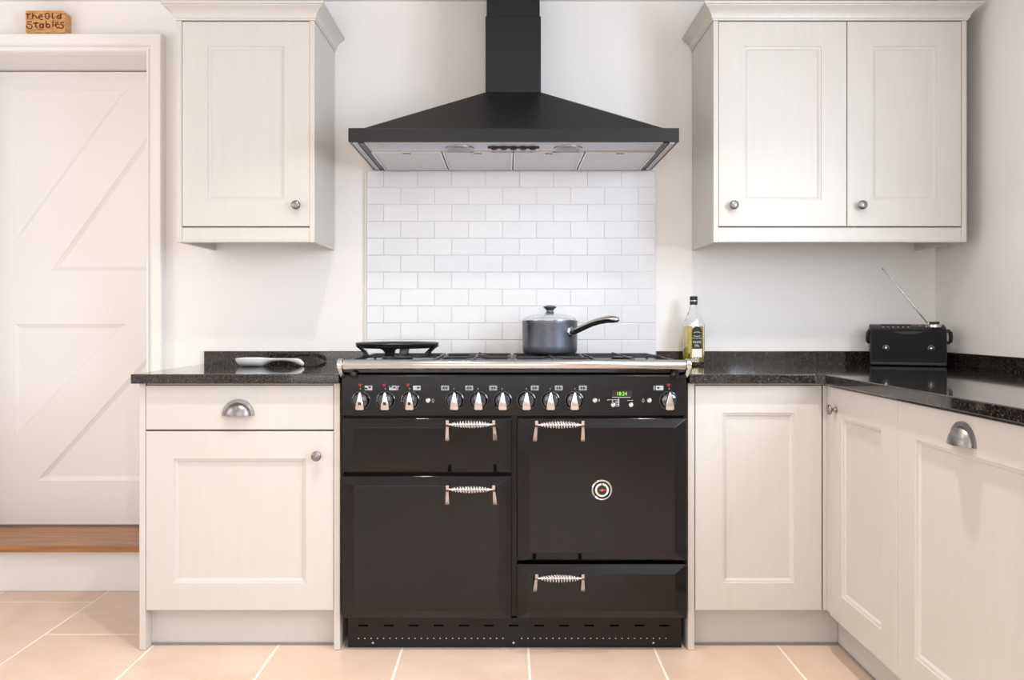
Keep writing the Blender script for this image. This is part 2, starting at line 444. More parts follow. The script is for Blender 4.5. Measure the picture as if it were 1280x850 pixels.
# ------------------------------------------------------------------ joinery helpers
def knob(M, parent, s=1.0, mat='pewter'):
    mb = MB(M)
    prof = [(0.0005, 0.0), (0.0085, 0.0), (0.0095, 0.002), (0.0060, 0.004), (0.0045, 0.010), (0.0055, 0.014), (0.0135, 0.018), (0.0160, 0.0215), (0.0155, 0.0245), (0.0110, 0.0275), (0.0005, 0.0290)]
    seg = 24; rings = [[(r*s*math.cos(2*math.pi*k/seg), r*s*math.sin(2*math.pi*k/seg), h*s) for k in range(seg)] for r, h in prof]
    mb.loft(rings)
    return mb.obj('knob', mat, parent, angle=50)
def cup(M, parent):
    """half-round cup pull: flange plus bulging hood, open below; origin mid bottom"""
    mb = MB(M); n = 24
    outer, inner = [], []
    for k in range(n+1):
        a = math.pi*k/n
        outer.append((0.051*math.cos(a), 0.052*math.sin(a))); inner.append((0.0425*math.cos(a), 0.041*math.sin(a)))
    poly = outer + inner[::-1]
    m = n+1
    front = [(u, v, 0.0045) for u, v in outer] + [(u, v, 0.0065) for u, v in inner]
    back = [(u, v, 0.0002) for u, v in outer] + [(u, v, 0.0002) for u, v in inner]
    fs = []
    for i in range(n):
        fs += [(i, i+1, m+i+1, m+i), (2*m+i, 2*m+m+i, 2*m+m+i+1, 2*m+i+1), (i, 2*m+i, 2*m+i+1, i+1), (m+i, m+i+1, 3*m+i+1, 3*m+i)]
    fs += [(0, m, 3*m, 2*m), (n, 2*m+n, 3*m+n, m+n)]
    mb.add(front + back, fs)
    fl = mb.obj('cup_handle', 'pewter', parent, angle=40)
    hd = MB(M); rings = []
    J = 9
    for shell in (1.0, 0.93):
        rr = []
        for j in range(J+1):
            b = 0.5*math.pi*j/J          # 0 at the door, 90 deg at the lip
            sc = math.cos(b)*0.93 + 0.07*(1-j/J)
            w = 0.0015 + 0.027*math.sin(b)*shell
            ring = []
            for k in range(n+1):
                a = math.pi*k/n
                # dome: narrows towards the front, the lip stays at the bottom
                ring.append((0.0432*shell*math.cos(a)*max(sc, 0.03), 0.0415*shell*math.sin(a)*max(sc, 0.03), w))
            rr.append(ring)
        rings.append(rr)
    hd.loft(rings[0], cap=False, closed=False); hd.loft(rings[1], cap=False, closed=False)
    hd.obj('cup_hood', 'pewter', fl, angle=60)
    return fl
def shaker(M, w, h, parent, name='door', s=0.088, sb=0.087, st=0.087, t=0.021, mat='cabinet_paint'):
    """framed door: frame with moulded inner edge, recessed panel as its own piece"""
    mb = MB(M)
    def rect(i, b, tt, wd): return [(i, b, wd), (w-i, b, wd), (w-i, h-tt, wd), (i, h-tt, wd)]
    rings = [rect(s+0.014, sb+0.014, st+0.014, -t), rect(0, 0, 0, -t), rect(0, 0, 0, -0.0015), rect(0.0015, 0.0015, 0.0015, 0)]
    for i, d in ((0, 0), (0.0012, -0.003), (0.005, -0.0038), (0.009, -0.006), (0.012, -0.0095), (0.014, -0.0105)):
        rings.append(rect(s+i, sb+i, st+i, d))
    rings.append(rings[0])
    mb.loft(rings, cap=False)
    d = mb.obj(name, mat, parent, angle=22)
    MB(M).box(s+0.0125, w-s-0.0125, sb+0.0125, h-st-0.0125, -0.0165, -0.0100).obj('panel', mat, d, smooth=False)
    return d
def slab(M, w, h, parent, name='drawer', t=0.021):
    return MB(M).box(0, w, 0, h, -t, 0).obj(name, 'cabinet_paint', parent, bevel=0.0018)

FY = -0.600          # door face plane of the back run
WT0, WT1 = 0.852, 0.882
# ---- left base cabinet
c = thing('base_cabinet', 'pale grey base cabinet with drawer over one door, left of the range cooker', 'cabinet', (-0.853, -0.3, 0))
bd = MB(); bd.box(-1.152, -0.554, -0.577, -0.002, 0.128, 0.846); bd.obj('carcass', 'cabinet_gap', c, smooth=False)
box(-1.152, -0.554, -0.592, -0.578, 0.8455, 0.8515).obj('top_rail', 'cabinet_paint', c, smooth=False)
for a0, a1 in ((-1.173, -1.1535), (-0.5525, -0.533)):
    box(a0, a1, FY, -0.002, 0.001, 0.8515).obj('end_panel', 'cabinet_paint', c, bevel=0.0015)
pl = box(-1.1532, -0.5528, -0.553, -0.535, 0.0072, 0.127).obj('plinth', 'cabinet_paint', c, smooth=False)
box(-1.1532, -0.5528, -0.556, -0.535, 0.001, 0.0070).obj('plinth_seal', 'seal', pl, smooth=False)
dr = slab(face_back(-1.1520, FY, 0.7035), 0.598, 0.1410, c)
cup(face_back(-0.857, FY-0.0002, 0.7485), dr)
d = shaker(face_back(-1.1520, FY, 0.1275), 0.598, 0.5705, c)
knob(face_back(-0.604, FY, 0.622), d)

# ---- right-hand base cabinet on the back wall
c = thing('base_cabinet', 'cream base cabinet with one tall panelled door, right of the range cooker', 'cabinet', (0.80, -0.3, 0))
box(0.598, 1.030, -0.577, -0.002, 0.128, 0.846).obj('carcass', 'cabinet_gap', c, smooth=False)
box(0.598, 1.0295, -0.592, -0.578, 0.8455, 0.8515).obj('top_rail', 'cabinet_paint', c, smooth=False)
box(0.576, 0.597, FY, -0.002, 0.001, 0.8515).obj('end_panel', 'cabinet_paint', c, bevel=0.0015)
box(1.0075, 1.0300, FY, -0.578, 0.1275, 0.8450).obj('corner_post', 'cabinet_paint', c, bevel=0.0015)
pl = box(0.5975, 1.0725, -0.553, -0.535, 0.0072, 0.127).obj('plinth', 'cabinet_paint', c, smooth=False)
box(0.5975, 1.0700, -0.556, -0.535, 0.001, 0.0070).obj('plinth_seal', 'seal', pl, smooth=False)
shaker(face_back(0.5995, FY, 0.1275), 0.4035, 0.7165, c)

# ---- right-hand run (faces -x)
FX = 1.012
c = thing('base_cabinet', 'cream corner base cabinet with a pewter knob, under the worktop along the right wall', 'cabinet', (1.33, -0.86, 0))
box(1.035, 1.683, -1.073, -0.602, 0.128, 0.846).obj('carcass', 'cabinet_gap', c, smooth=False)
box(1.0200, 1.034, -1.073, -0.602, 0.8455, 0.8515).obj('top_rail', 'cabinet_paint', c, smooth=False)
box(FX+0.006, 1.034, -0.6385, -0.602, 0.1275, 0.8450).obj('corner_post', 'cabinet_paint', c, bevel=0.0015)
pl = box(1.073, 1.090, -1.073, -0.5545, 0.0072, 0.127).obj('plinth', 'cabinet_paint', c, smooth=False)
box(1.0705, 1.090, -1.073, -0.5565, 0.001, 0.0070).obj('plinth_seal', 'seal', pl, smooth=False)
d = shaker(face_left(FX, -0.640, 0.1275), 0.4325, 0.7165, c)
knob(face_left(FX, -0.690, 0.777), d)
c = thing('dishwasher', 'integrated dishwasher behind a cream panelled door with pewter cup handle', 'dishwasher', (1.33, -1.375, 0))
box(1.035, 1.683, -1.673, -1.076, 0.128, 0.838).obj('body', 'cabinet_gap', c, smooth=False)
box(1.0080, 1.034, -1.673, -1.0765, 0.8475, 0.8515).obj('seal_strip', 'rubber', c, smooth=False)
pl = box(1.073, 1.090, -1.673, -1.0745, 0.0072, 0.127).obj('plinth', 'cabinet_paint', c, smooth=False)
box(1.0705, 1.090, -1.673, -1.0745, 0.001, 0.0070).obj('plinth_seal', 'seal', pl, smooth=False)
d = shaker(face_left(FX, -1.0755, 0.1275), 0.5965, 0.7165, c)
cup(face_left(FX-0.0002, -1.375, 0.776), d)
box(1.005, 1.683, -1.694, -1.675, 0.001, 0.8515).obj('end_panel', 'cabinet_paint', c, bevel=0.0015)

# ---- worktops and upstands
tag(box(-1.187, -0.530, -0.630, -0.0205, WT0, WT1).obj('worktop', 'granite', bevel=0.003), 'short polished black granite worktop carrying the white spoon rest', 'worktop')
L = [(0.575, -0.0205), (0.575, -0.630), (0.972, -0.630), (0.995, -0.653), (0.995, -1.698), (1.6635, -1.698), (1.6635, -0.0205)]
tag(MB().prism(L, 'z', WT0, WT1).obj('worktop', 'granite', bevel=0.003), 'polished black granite corner worktop under the radio', 'worktop')
UZ = 0.931
tag(box(-1.187, -0.5595, -0.0195, -0.0005, WT0, UZ).obj('upstand', 'granite', bevel=0.002), 'black granite upstand behind the white spoon rest', 'upstand')
tag(box(0.586, 1.664, -0.0195, -0.0005, WT0, UZ).obj('upstand', 'granite', bevel=0.002), 'black granite upstand on the back wall behind the oil bottle and radio', 'upstand')
tag(box(1.665, 1.6845, -1.698, -0.0005, WT0, UZ).obj('upstand', 'granite', bevel=0.002), 'black granite upstand along the right wall', 'upstand')

# ------------------------------------------------------------------ wall cabinets
def sweep3(x0, x1, yf, yb, prof):
    """profile (out, z) swept round left side, front and right side with mitres"""
    rings = []
    for which in ('lb', 'lf', 'rf', 'rb'):
        ring = []
        for o, z in prof:
            x = x0 - o if which[0] == 'l' else x1 + o
            y = yb if which[1] == 'b' else yf - o
            ring.append((x, y, z))
        rings.append(ring)
    return MB().loft(rings)
def wall_cabinet(label, x0, x1, doors, knobs):
    yf = -0.330
    t = thing('wall_cabinet', label, 'cabinet', ((x0+x1)/2, -0.16, 1.327))
    box(x0+0.018, x1-0.018, -0.307, -0.002, 1.383, 2.104).obj('carcass', 'cabinet_gap', t, smooth=False)
    box(x0+0.018, x1-0.018, -0.307, -0.002, 1.368, 1.3825).obj('bottom_panel', 'cabinet_paint', t, smooth=False)
    for a0, a1 in ((x0, x0+0.0175), (x1-0.0175, x1)):
        box(a0, a1, yf, -0.002, 1.327, 2.108).obj('side_panel', 'cabinet_paint', t, bevel=0.0012)
    MB().prism([(-0.3060, 1.327), (-0.3290, 1.327), (-0.3310, 1.330), (-0.3310, 1.336), (-0.3270, 1.339), (-0.3270, 1.376), (-0.3250, 1.379), (-0.3060, 1.379)],
               'x', x0+0.018, x1-0.018).obj('pelmet', 'cabinet_paint', t, angle=20)
    prof = [(-0.015, 2.1085), (0.003, 2.1085), (0.004, 2.113), (0.007, 2.115), (0.0085, 2.124), (0.014, 2.134), (0.024, 2.144), (0.034, 2.150), (0.0355, 2.153), (0.040, 2.154), (0.041, 2.162), (-0.015, 2.162)]
    sweep3(x0, x1, yf, -0.002, prof).obj('cornice', 'cabinet_paint', t, angle=25)
    box(x0+0.016, x1-0.016, -0.314, -0.002, 2.109, 2.125).obj('top_panel', 'cabinet_paint', t, smooth=False)
    for (a0, a1), kx in zip(doors, knobs):
        d = shaker(face_back(a0, yf, 1.3835), a1-a0, 0.7215, t, s=0.0885, sb=0.092, st=0.087)
        knob(face_back(kx, yf, 1.456), d)
    return t
wall_cabinet('single-door pale grey wall cabinet left of the black hood', -1.165, -0.679, [(-1.1460, -0.6970)], [-0.740])
wall_cabinet('double-door cream wall cabinet right of the black hood', 0.727, 1.620, [(0.7460, 1.1965), (1.1995, 1.6010)], [0.794, 1.244])

# ------------------------------------------------------------------ cooker hood
HX0, HX1, HYF, HZ0, HZ1 = -0.527, 0.570, -0.500, 1.644, 1.689
HC = (HX0+HX1)/2
t = thing('cooker_hood', 'black chimney cooker hood above the white metro tiles', 'cooker hood', (HC, -0.25, HZ0))
def hr(x0, x1, yf, z, yb=-0.002): return [(x0, yf, z), (x1, yf, z), (x1, yb, z), (x0, yb, z)]
mb = MB()
mb.loft([hr(HX0+0.018, HX1-0.018, HYF+0.012, HZ0+0.004, -0.012), hr(HX0+0.012, HX1-0.012, HYF+0.008, HZ0, -0.006), hr(HX0, HX1, HYF, HZ0), hr(HX0, HX1, HYF, HZ1),
         hr(HX0+0.042, HX1-0.042, HYF+0.020, HZ1+0.001), hr(HC-0.102, HC+0.102, -0.272, 1.872)], cap=True)
mb.obj('canopy', 'hood_black', t, bevel=0.002)
box(HC-0.100, HC+0.100, -0.270, -0.002, 1.8725, 2.147).obj('chimney', 'hood_black', t, bevel=0.002)
box(HC-0.096, HC+0.096, -0.266, -0.002, 2.1475, CEIL-0.001).obj('chimney_sleeve', 'hood_black', t, bevel=0.002)
US = HZ0 + 0.0035
for s in (-1, 1):
    xx = HX0+0.013 if s < 0 else HX1-0.013
    box(xx, xx - s*0.017, HYF+0.012, -0.014, US-0.008, US).obj('side_rail', 'hood_steel', t, bevel=0.001)
    box(xx - s*0.0185, xx - s*0.036, HYF+0.012, -0.014, US-0.006, US).obj('side_rail', 'hood_black', t, bevel=0.001)
fx0, fx1 = HX0+0.0505, HX1-0.0505
box(fx0, fx1, HYF+0.012, -0.364, US-0.006, US).obj('control_strip', 'hood_steel', t, bevel=0.001)
fw = (fx1-fx0)/4
for k in range(4):
    a0, a1 = fx0 + k*fw + 0.002, fx0 + (k+1)*fw - 0.002
    f = MB()
    f.box(a0, a1, -0.362, -0.356, US-0.012, US); f.box(a0, a1, -0.036, -0.030, US-0.012, US)
    f.box(a0, a0+0.006, -0.356, -0.036, US-0.012, US); f.box(a1-0.006, a1, -0.356, -0.036, US-0.012, US)
    fo = f.obj('filter', 'steel', t)
    box(a0+0.0062, a1-0.0062, -0.3558, -0.0362, US-0.009, US-0.001).obj('filter_mesh', 'filter_mesh', fo, smooth=False)
    box((a0+a1)/2-0.014, (a0+a1)/2+0.014, -0.354, -0.343, US-0.0125, US-0.0092).obj('latch', 'print_black', fo, bevel=0.001)
box(fx0, fx1, -0.0295, -0.014, US-0.006, US).obj('back_rail', 'hood_black', t, bevel=0.001)
for lx in (HC-0.185, HC+0.187):
    l = MB().lathe([(0.050, 0.0), (0.050, -0.003), (0.044, -0.006), (0.039, -0.004), (0.039, 0.0)], (lx, -0.405, US-0.0062), seg=32, cap=False).obj('lamp_ring', 'hood_steel', t)
    MB().lathe([(0.0385, -0.0005), (0.0385, -0.0035), (0.025, -0.0045), (0.0005, -0.005)], (lx, -0.405, US-0.0062), seg=32).obj('lens', 'lamp_lens', l)
sw = MB().box(HC-0.088, HC+0.088, -0.433, -0.415, US-0.010, US-0.0062).obj('switch_bar', 'print_black', t, bevel=0.002)
for k in range(5):
    bx = HC - 0.066 + k*0.033
    MB().lathe([(0.0105, -0.0101), (0.0105, -0.0135), (0.008, -0.0145), (0.0005, -0.0145)], (bx, -0.424, US), seg=16).obj('button', 'print_black', sw)

# ------------------------------------------------------------------ range cooker
CX0, CX1 = -0.5255, 0.5695
CC = (CX0+CX1)/2
DFY = -0.620       # rim plane of the oven doors
t = thing('range_cooker', 'black enamelled range cooker with four doors and chrome rail', 'range cooker', (CC, -0.32, 0))
COOK = t
box(CX0+0.004, CX1-0.004, -0.575, -0.040, 0.10, 0.878).obj('body', 'enamel_panel', t, smooth=False)
for a0, a1 in ((CX0, CX0+0.0035), (CX1-0.0035, CX1)):
    box(a0, a1, -0.590, -0.045, 0.098, 0.878).obj('side_panel', 'matt_black', t, smooth=False)
# plinth with vent slots and round holes
pl = box(CX0+0.014, CX1-0.010, -0.581, -0.560, 0.002, 0.0965).obj('plinth', 'enamel_panel', t, bevel=0.001)
slm = box(-0.0155, 0.0155, -0.0008, 0, -0.0025, 0.0025).mesh('vent_slot', 'slot_dark', smooth=False)
for k in range(13):
    place('vent_slot', slm, pl, ((454 + k*31.4 - 634)*0.002565, -0.5811, 1.053 - 382.5*0.002565))
hm = MB().lathe([(0.0022, 0.0), (0.0022, 0.0008), (0.0003, 0.0008)], seg=8, axis='y').mesh('vent_hole', 'steel', smooth=False)
for k in range(50):
    px = 448 + k*7.85
    if abs(px - 643) < 9: continue
    place('vent_hole', hm, pl, ((px - 634)*0.002565, -0.5811, 1.053 - 398.5*0.002565))
for px in (466, 642, 817):
    MB().lathe([(0.0035, 0.0), (0.0035, 0.002), (0.0005, 0.0028)], ((px-634)*0.002565, -0.5811, 1.053 - 404*0.002565), 'y', 12).obj('screw', 'steel', pl)
# oven doors
def coil_handle(parent, px0, px1, py, yface):
    """sprung coil handle on two tapered posts"""
    s = 0.00246
    x0, x1 = (px0-634)*s, (px1-634)*s
    z = 1.053 - (py - 400)*s
    yh = yface - 0.046
    a = []
    n = 12; total = 16*n
    u0, u1 = x0+0.020, x1-0.020
    for i in range(total+1):
        f = i/total; ang = 2*math.pi*n*f
        rr = 0.0078 + 0.0052*math.sin(math.pi*f)
        a.append((u0+(u1-u0)*f, yh + rr*math.cos(ang), z + rr*math.sin(ang)))
    cm = MB(); cm.tube(a, 0.0019, 6)
    coil = cm.obj('handle_coil', 'chrome', parent, angle=60)
    rod = MB()
    rod.tube([(x0+0.004, yh, z), (x1-0.004, yh, z)], 0.0036, 10)
    for xx in (u0, u1):
        sgn = 1 if xx == u0 else -1
        rod.lathe([(0.0065, 0), (0.0065, 0.006)], (xx + 0.006*(0 if sgn > 0 else 1) , yh, z), 'x', 14)
    rod.obj('handle_rod', 'chrome', parent, angle=40)
    for xx, sg in ((x0, 1), (x1, -1)):
        p = MB()
        rings = []
        for f in (0, 0.15, 0.4, 0.7, 0.9, 1.0):
            w = 0.0050 + 0.0022*(1-f) - 0.0008*math.sin(math.pi*f)
            # from the foot on the door up and forward to the rod
            y = yface + 0.001 - 0.0475*(f**0.75); zz = z - 0.052*(1-f)**1.5 + 0.006*f
            th = 0.0075
            cx = xx - sg*0.004*(1-f)
            rings.append([(cx-w, y, zz-th), (cx+w, y, zz-th), (cx+w, y-0.004, zz+th), (cx-w, y-0.004, zz+th)])
        p.loft(rings)
        p.obj('handle_post', 'steel', parent, bevel=0.0015)
def oven_door(label, px0, py0, px1, py1, handle):
    s = 0.00253
    x0, x1 = (px0-634)*s, (px1-634)*s
    z1, z0 = 1.053-(py0-400)*s, 1.053-(py1-400)*s
    M = face_back(x0, DFY, z0); w, h = x1-x0, z1-z0
    def rect(i, d, e=None): e = i if e is None else e; return [(i, e, d), (w-i, e, d), (w-i, h-e, d), (i, h-e, d)]
    mb = MB(M)
    mb.loft([rect(0.004, -0.038), rect(0, -0.034), rect(0, -0.002), rect(0.0015, 0.0), rect(0.040, 0.0150, 0.0285)])
    d = mb.obj('oven_door', 'enamel', t, angle=12, bevel=0.0022, seg=3)
    d['label'] = label
    coil_handle(d, *handle, DFY - 0.0145)
    return d
oven_door('shallow grill door', 427.5, 522.5, 639.5, 590.5, (559, 617, 531))
oven_door('large left oven door', 427.5, 595.0, 639.5, 773.0, (559, 617, 612.5))
od = oven_door('right oven door with round thermometer', 646.5, 522.5, 858.5, 701.0, (671, 729, 531.5))
oven_door('low storage drawer front', 646.5, 705.0, 858.5, 773.0, (671, 729, 724))
# thermometer
s = 0.00250
tc = ((753-634)*s, DFY-0.0147, 1.053-(613.5-400)*s)
th = MB().lathe([(0.0320, 0.0), (0.0325, 0.005), (0.0300, 0.0075), (0.0275, 0.006), (0.0265, 0.003), (0.0005, 0.003)], tc, 'y', 40).obj('thermometer', 'chrome', od, angle=40)
# flat dial rings belong to the same door
MB().lathe([(0.0262, 0.0031), (0.0262, 0.0036), (0.0005, 0.0036)], tc, 'y', 36).obj('dial_ring', 'slot_dark', od)
MB().lathe([(0.0215, 0.0037), (0.0215, 0.0044), (0.0005, 0.0044)], tc, 'y', 36).obj('dial_face', 'label_cream', od)
MB().lathe([(0.0155, 0.0046), (0.0155, 0.0054), (0.0005, 0.0054)], tc, 'y', 32).obj('dial_centre', 'print_black', od)
nd = MB().box(tc[0]-0.009, tc[0]+0.012, tc[2]*0+tc[1]-0.0068, tc[1]-0.0056, tc[2]-0.0012, tc[2]+0.0012)
nd.box(tc[0]-0.004, tc[0]+0.004, tc[1]-0.0072, tc[1]-0.0056, tc[2]-0.0035, tc[2]+0.0035).obj('dial_needle', 'dial_orange', od)
box(tc[0]-0.0015, tc[0]+0.0015, tc[1]-0.0056, tc[1]-0.0046, tc[2]+0.014, tc[2]+0.021).obj('dial_mark', 'print_black', od, smooth=False)

# control panel
PZ0, PZ1 = 1.053-(519.5-400)*0.00253, 1.053-(468.5-400)*0.00253
PYF = -0.6195
mb = MB().prism([(-0.576, PZ0), (PYF, PZ0), (PYF, PZ1-0.004), (PYF+0.004, PZ1), (-0.576, PZ1)], 'x', CX0+0.002, CX1-0.002)
cp = mb.obj('control_panel', 'enamel_panel', t, bevel=0.001)
def cpt(px, py): return ((px-634)*0.00253, 1.053-(py-400)*0.00253)
def control_knob(px, py, mark):
    x, z = cpt(px, py)
    k = MB().lathe([(0.0295, 0.0), (0.0295, 0.003), (0.0275, 0.004), (0.0265, 0.010), (0.0225, 0.0155), (0.0150, 0.018), (0.0005, 0.0185)], (x, PYF-0.0003, z), 'y', 36).obj('control_knob', 'knob_chrome', t, angle=35)
    ring = [( -0.0028, 0.0300), (0.0028, 0.0300), (0.0075, 0.012), (0.0128, -0.010), (0.0148, -0.0265), (0.0100, -0.0300), (-0.0100, -0.0300), (-0.0148, -0.0265), (-0.0128, -0.010), (-0.0075, 0.012)]
    def rr(sc, w, dz=0): return [(x + u*sc, PYF - w, z + v*sc + dz) for u, v in ring]
    MB().loft([rr(1.0, 0.006), rr(1.0, 0.020), rr(0.93, 0.0265), rr(0.80, 0.028)]).obj('pointer', 'steel', k, bevel=0.001)
    if mark:
        box(x-0.0042, x+0.0042, PYF-0.0288, PYF-0.0281, z-0.012, z-0.003).obj('knob_mark', 'print_black', k, smooth=False)
KN = [450.5, 481.5, 512, 567.5, 597.5, 627.5, 658, 688, 718.5, 836.5]
for i, px in enumerate(KN): control_knob(px + (0.9 if px < 634 else -0.9 if px > 700 else 0), 500.5, i < 3)
# push buttons
for px, py in ((535, 500.5), (743.5, 500.5), (766.5, 506), (788.8, 506), (811.7, 500.5)):
    x, z = cpt(px, py)
    MB().lathe([(0.0072, 0.0), (0.0072, 0.002), (0.0056, 0.003), (0.0056, 0.009), (0.0035, 0.0105), (0.0005, 0.011)], (x, PYF-0.0003, z), 'y', 18).obj('button', 'chrome', t, angle=40)
# printed white symbols
def pbox(m, px0, py0, px1, py1, y=0.0):
    (xa, za), (xb, zb) = cpt(px0, py0), cpt(px1, py1)
    m.box(xa, xb, PYF-0.0005-y, PYF-0.0002, min(za, zb), max(za, zb))
def symbol(name, boxes, loops=(), mat='print_white', y=0.0):
    """one printed symbol on the control panel"""
    m = MB()
    for q in boxes: pbox(m, *q, y)
    for lp_ in loops: m.tube([(cpt(*p)[0], PYF-0.0003, cpt(*p)[1]) for p in lp_], 0.0007, 5, True)
    return m.obj(name, mat, cp, smooth=False)
for px in (556.3, 586.5, 616.5, 668.5, 698.5, 728.5):       # six burner maps
    w, h, th_ = 9.5, 5.6, 0.8
    bs = [(px-w/2, 485-h/2, px+w/2, 485-h/2+th_), (px-w/2, 485+h/2-th_, px+w/2, 485+h/2), (px-w/2, 485-h/2+th_, px-w/2+th_, 485+h/2-th_), (px+w/2-th_, 485-h/2+th_, px+w/2, 485+h/2-th_)]
    for bx in (-2.7, 0, 2.7):
        for by in (-1.05, 1.05): bs.append((px+bx-0.6, 485+by-0.5, px+bx+0.6, 485+by+0.5))
    symbol('burner_symbol', bs)
for px, cells, extra in ((460.6, [(-3, 0.6), (1.6, -0.9)], []), (491, [(-2.6, -1.6), (2, -0.6)], [(496.6, 482.2, 497.6, 487.8), (497.6, 482.6, 499.4, 483.3)]), (521, [(1.8, -0.4)], []), (824.5, [(-1.6, -0.2)], [(817.2, 482.2, 818.2, 487.8)])):
    symbol('oven_symbol', [(px-4.7, 482.2, px+4.7, 487.8)] + extra)
    for a, b_ in cells: symbol('symbol_window', [(px+a-1.6, 485+b_-1.1, px+a+1.6, 485+b_+1.1)], mat='print_black', y=0.0004)
for px in KN: symbol('tick_mark', [(px-0.35, 485.2, px+0.35, 486.8)])
symbol('clock_line', [(765.2, 496.2, 788, 497.0)])
symbol('timer_symbol', [(759, 499.4, 761, 500.4), (761, 499.5, 772.9, 500.1), (765.3, 500.1, 766.1, 503), (772.9, 498.2, 774, 508)] + [(769, 501.4+k*1.9, 772.9, 502.1+k*1.9) for k in range(4)])
symbol('arrow_symbol', [(784.3, 500.1, 786, 500.9), (789.6, 500.1, 791.2, 500.9), (786, 500.3, 789.6, 500.7)])
for px, py in ((541.2, 500.6), (804, 500.3)):
    symbol('flame_symbol', [], [[(px, py-2.4), (px+1.3, py+0.2), (px+0.8, py+2), (px, py+2.5), (px-0.8, py+2), (px-1.3, py+0.2)]])
symbol('lamp_symbol', [], [[(748.6+1.2*math.cos(a), 500.3+1.4*math.sin(a)) for a in [k*math.pi/4 for k in range(8)]]])
for px in (450, 480, 510, 836):                               # red lamps
    pts = [cpt(px + dx, 481.5 + dy) for dx, dy in ((-2.4, -1.2), (-1.2, -2.2), (0, -1.3), (1.2, -2.2), (2.4, -1.2), (1.3, 1.2), (0, 2.6), (-1.3, 1.2))]
    MB().prism(pts, 'y', PYF-0.0006, PYF-0.0002).obj('indicator_lamp', 'print_red', cp, smooth=False)
# clock
(xa, za), (xb, zb) = cpt(765, 496), cpt(790, 487.6)
clk = box(xa, xb, PYF-0.0006, PYF-0.0002, za, zb).obj('clock_display', 'print_black', t, smooth=False)
xc, zc = cpt(777.2, 492.3)
tm = text_mesh('18:24', 0.0165, 'clock_green', 'clock_digits', Matrix.Translation((xc, PYF-0.0010, zc)) @ Matrix.Rotation(R(90), 4, 'X') @ Matrix.Diagonal((0.92, 1, 1, 1)), 0.0002)
join_text([tm], 'clock_digits', clk)

# hob, rail, pan supports, burners
HOB = 0.905
mb = MB().prism([(-0.040, 0.8785), (-0.600, 0.8785), (-0.612, 0.886), (-0.612, 0.899), (-0.604, HOB), (-0.040, HOB)], 'x', CX0+0.001, CX1-0.001)
mb.obj('hob_top', 'enamel', t, bevel=0.002)
RZ, RY = 1.053-(456.2-400)*0.00247, -0.668
MB().lathe([(0.0005, 0), (0.0145, 0.0005), (0.0152, 0.002), (0.0152, 1.060), (0.0145, 1.0615), (0.0005, 1.062)], (CC+0.531, RY, RZ), 'x', 28).obj('rail', 'steel', t, angle=40)
for sgn in (-1, 1):
    xb = CC + sgn*0.5315
    o = []
    for k in range(13):
        a = R(200 - 220*k/12)
        o.append((RY + 0.019*math.cos(a)*-1, RZ + 0.019*math.sin(a)))
    pts = [(-0.606, RZ-0.036), (-0.606, RZ+0.004)] + [(RY + 0.0185*math.cos(a), RZ + 0.0185*math.sin(a)) for a in [R(60 + 150*k/10) for k in range(11)]] + [(-0.640, RZ-0.040), (-0.618, RZ-0.046)]
    MB().prism(pts, 'x', xb, xb + sgn*0.016).obj('rail_bracket', 'chrome', t, bevel=0.003)
    MB().lathe([(0.0005, 0.0), (0.014, 0.0), (0.014, 0.016), (0.010, 0.020), (0.0005, 0.021)], (CC + sgn*0.507, PYF-0.0003, RZ-0.034), 'y', 20).obj('rail_stud', 'enamel', t)
BUR = [(-0.385, -0.34, 0.062), (-0.105, -0.475, 0.036), (-0.105, -0.205, 0.045), (0.150, -0.475, 0.045), (0.150, -0.205, 0.040), (0.405, -0.34, 0.045)]
for bx, by, br in BUR:
    b = MB().lathe([(br*1.15, 0.0), (br*1.15, 0.004), (br*0.95, 0.006), (br*0.95, 0.012), (br*0.80, 0.0135)], (bx, by, HOB+0.0003), seg=28).obj('burner', 'steel', t, angle=40)
    MB().lathe([(br*0.86, 0.0138), (br*0.88, 0.017), (br*0.84, 0.0195), (0.0005, 0.0205)], (bx, by, HOB+0.0003), seg=28).obj('burner_cap', 'cast_iron', b, angle=40)
GZ = 0.930
def pan_support(x0, x1, centres):
    p = MB(); y0, y1 = -0.590, -0.080; h = 0.012; w = 0.010
    lo, hi = GZ-0.004-h, GZ-0.004
    p.box(x0, x1, y0, y0+w, lo, hi); p.box(x0, x1, y1-w, y1, lo, hi)
    p.box(x0, x0+w, y0+w, y1-w, lo, hi); p.box(x1-w, x1, y0+w, y1-w, lo, hi)
    if len(centres) > 1: p.box(x0+w, x1-w, (y0+y1)/2-w/2, (y0+y1)/2+w/2, lo, hi)
    for xx in (x0, x1-w):
        for yy in (y0, y1-w): p.box(xx, xx+w, yy, yy+w, HOB+0.0005, lo)
    o = p.obj('pan_support', 'cast_iron', t, bevel=0.002)
    xm = (x0+x1)/2
    ys = [(y0, y1)] if len(centres) == 1 else [(y0, (y0+y1)/2), ((y0+y1)/2, y1)]
    for (cx, cy), (ya, yb) in zip(centres, ys):
        for f in ((x0+0.001, cx-0.030, cy-0.004, cy+0.004), (cx+0.030, x1-0.001, cy-0.004, cy+0.004)):
            box(f[0], f[1], f[2], f[3], hi-0.006, GZ).obj('finger', 'cast_iron', o, bevel=0.0015)
        for a, b_ in ((ya+0.001, cy-0.030), (cy+0.030, yb-0.001)):
            box(cx-0.004, cx+0.004, a, b_, hi-0.006, GZ).obj('finger', 'cast_iron', o, bevel=0.0015)
pan_support(-0.510, -0.235, [(-0.385, -0.34)])
pan_support(-0.222, 0.012, [(-0.105, -0.475), (-0.105, -0.205)])
pan_support(0.024, 0.270, [(0.150, -0.475), (0.150, -0.205)])
pan_support(0.283, 0.540, [(0.405, -0.34)])

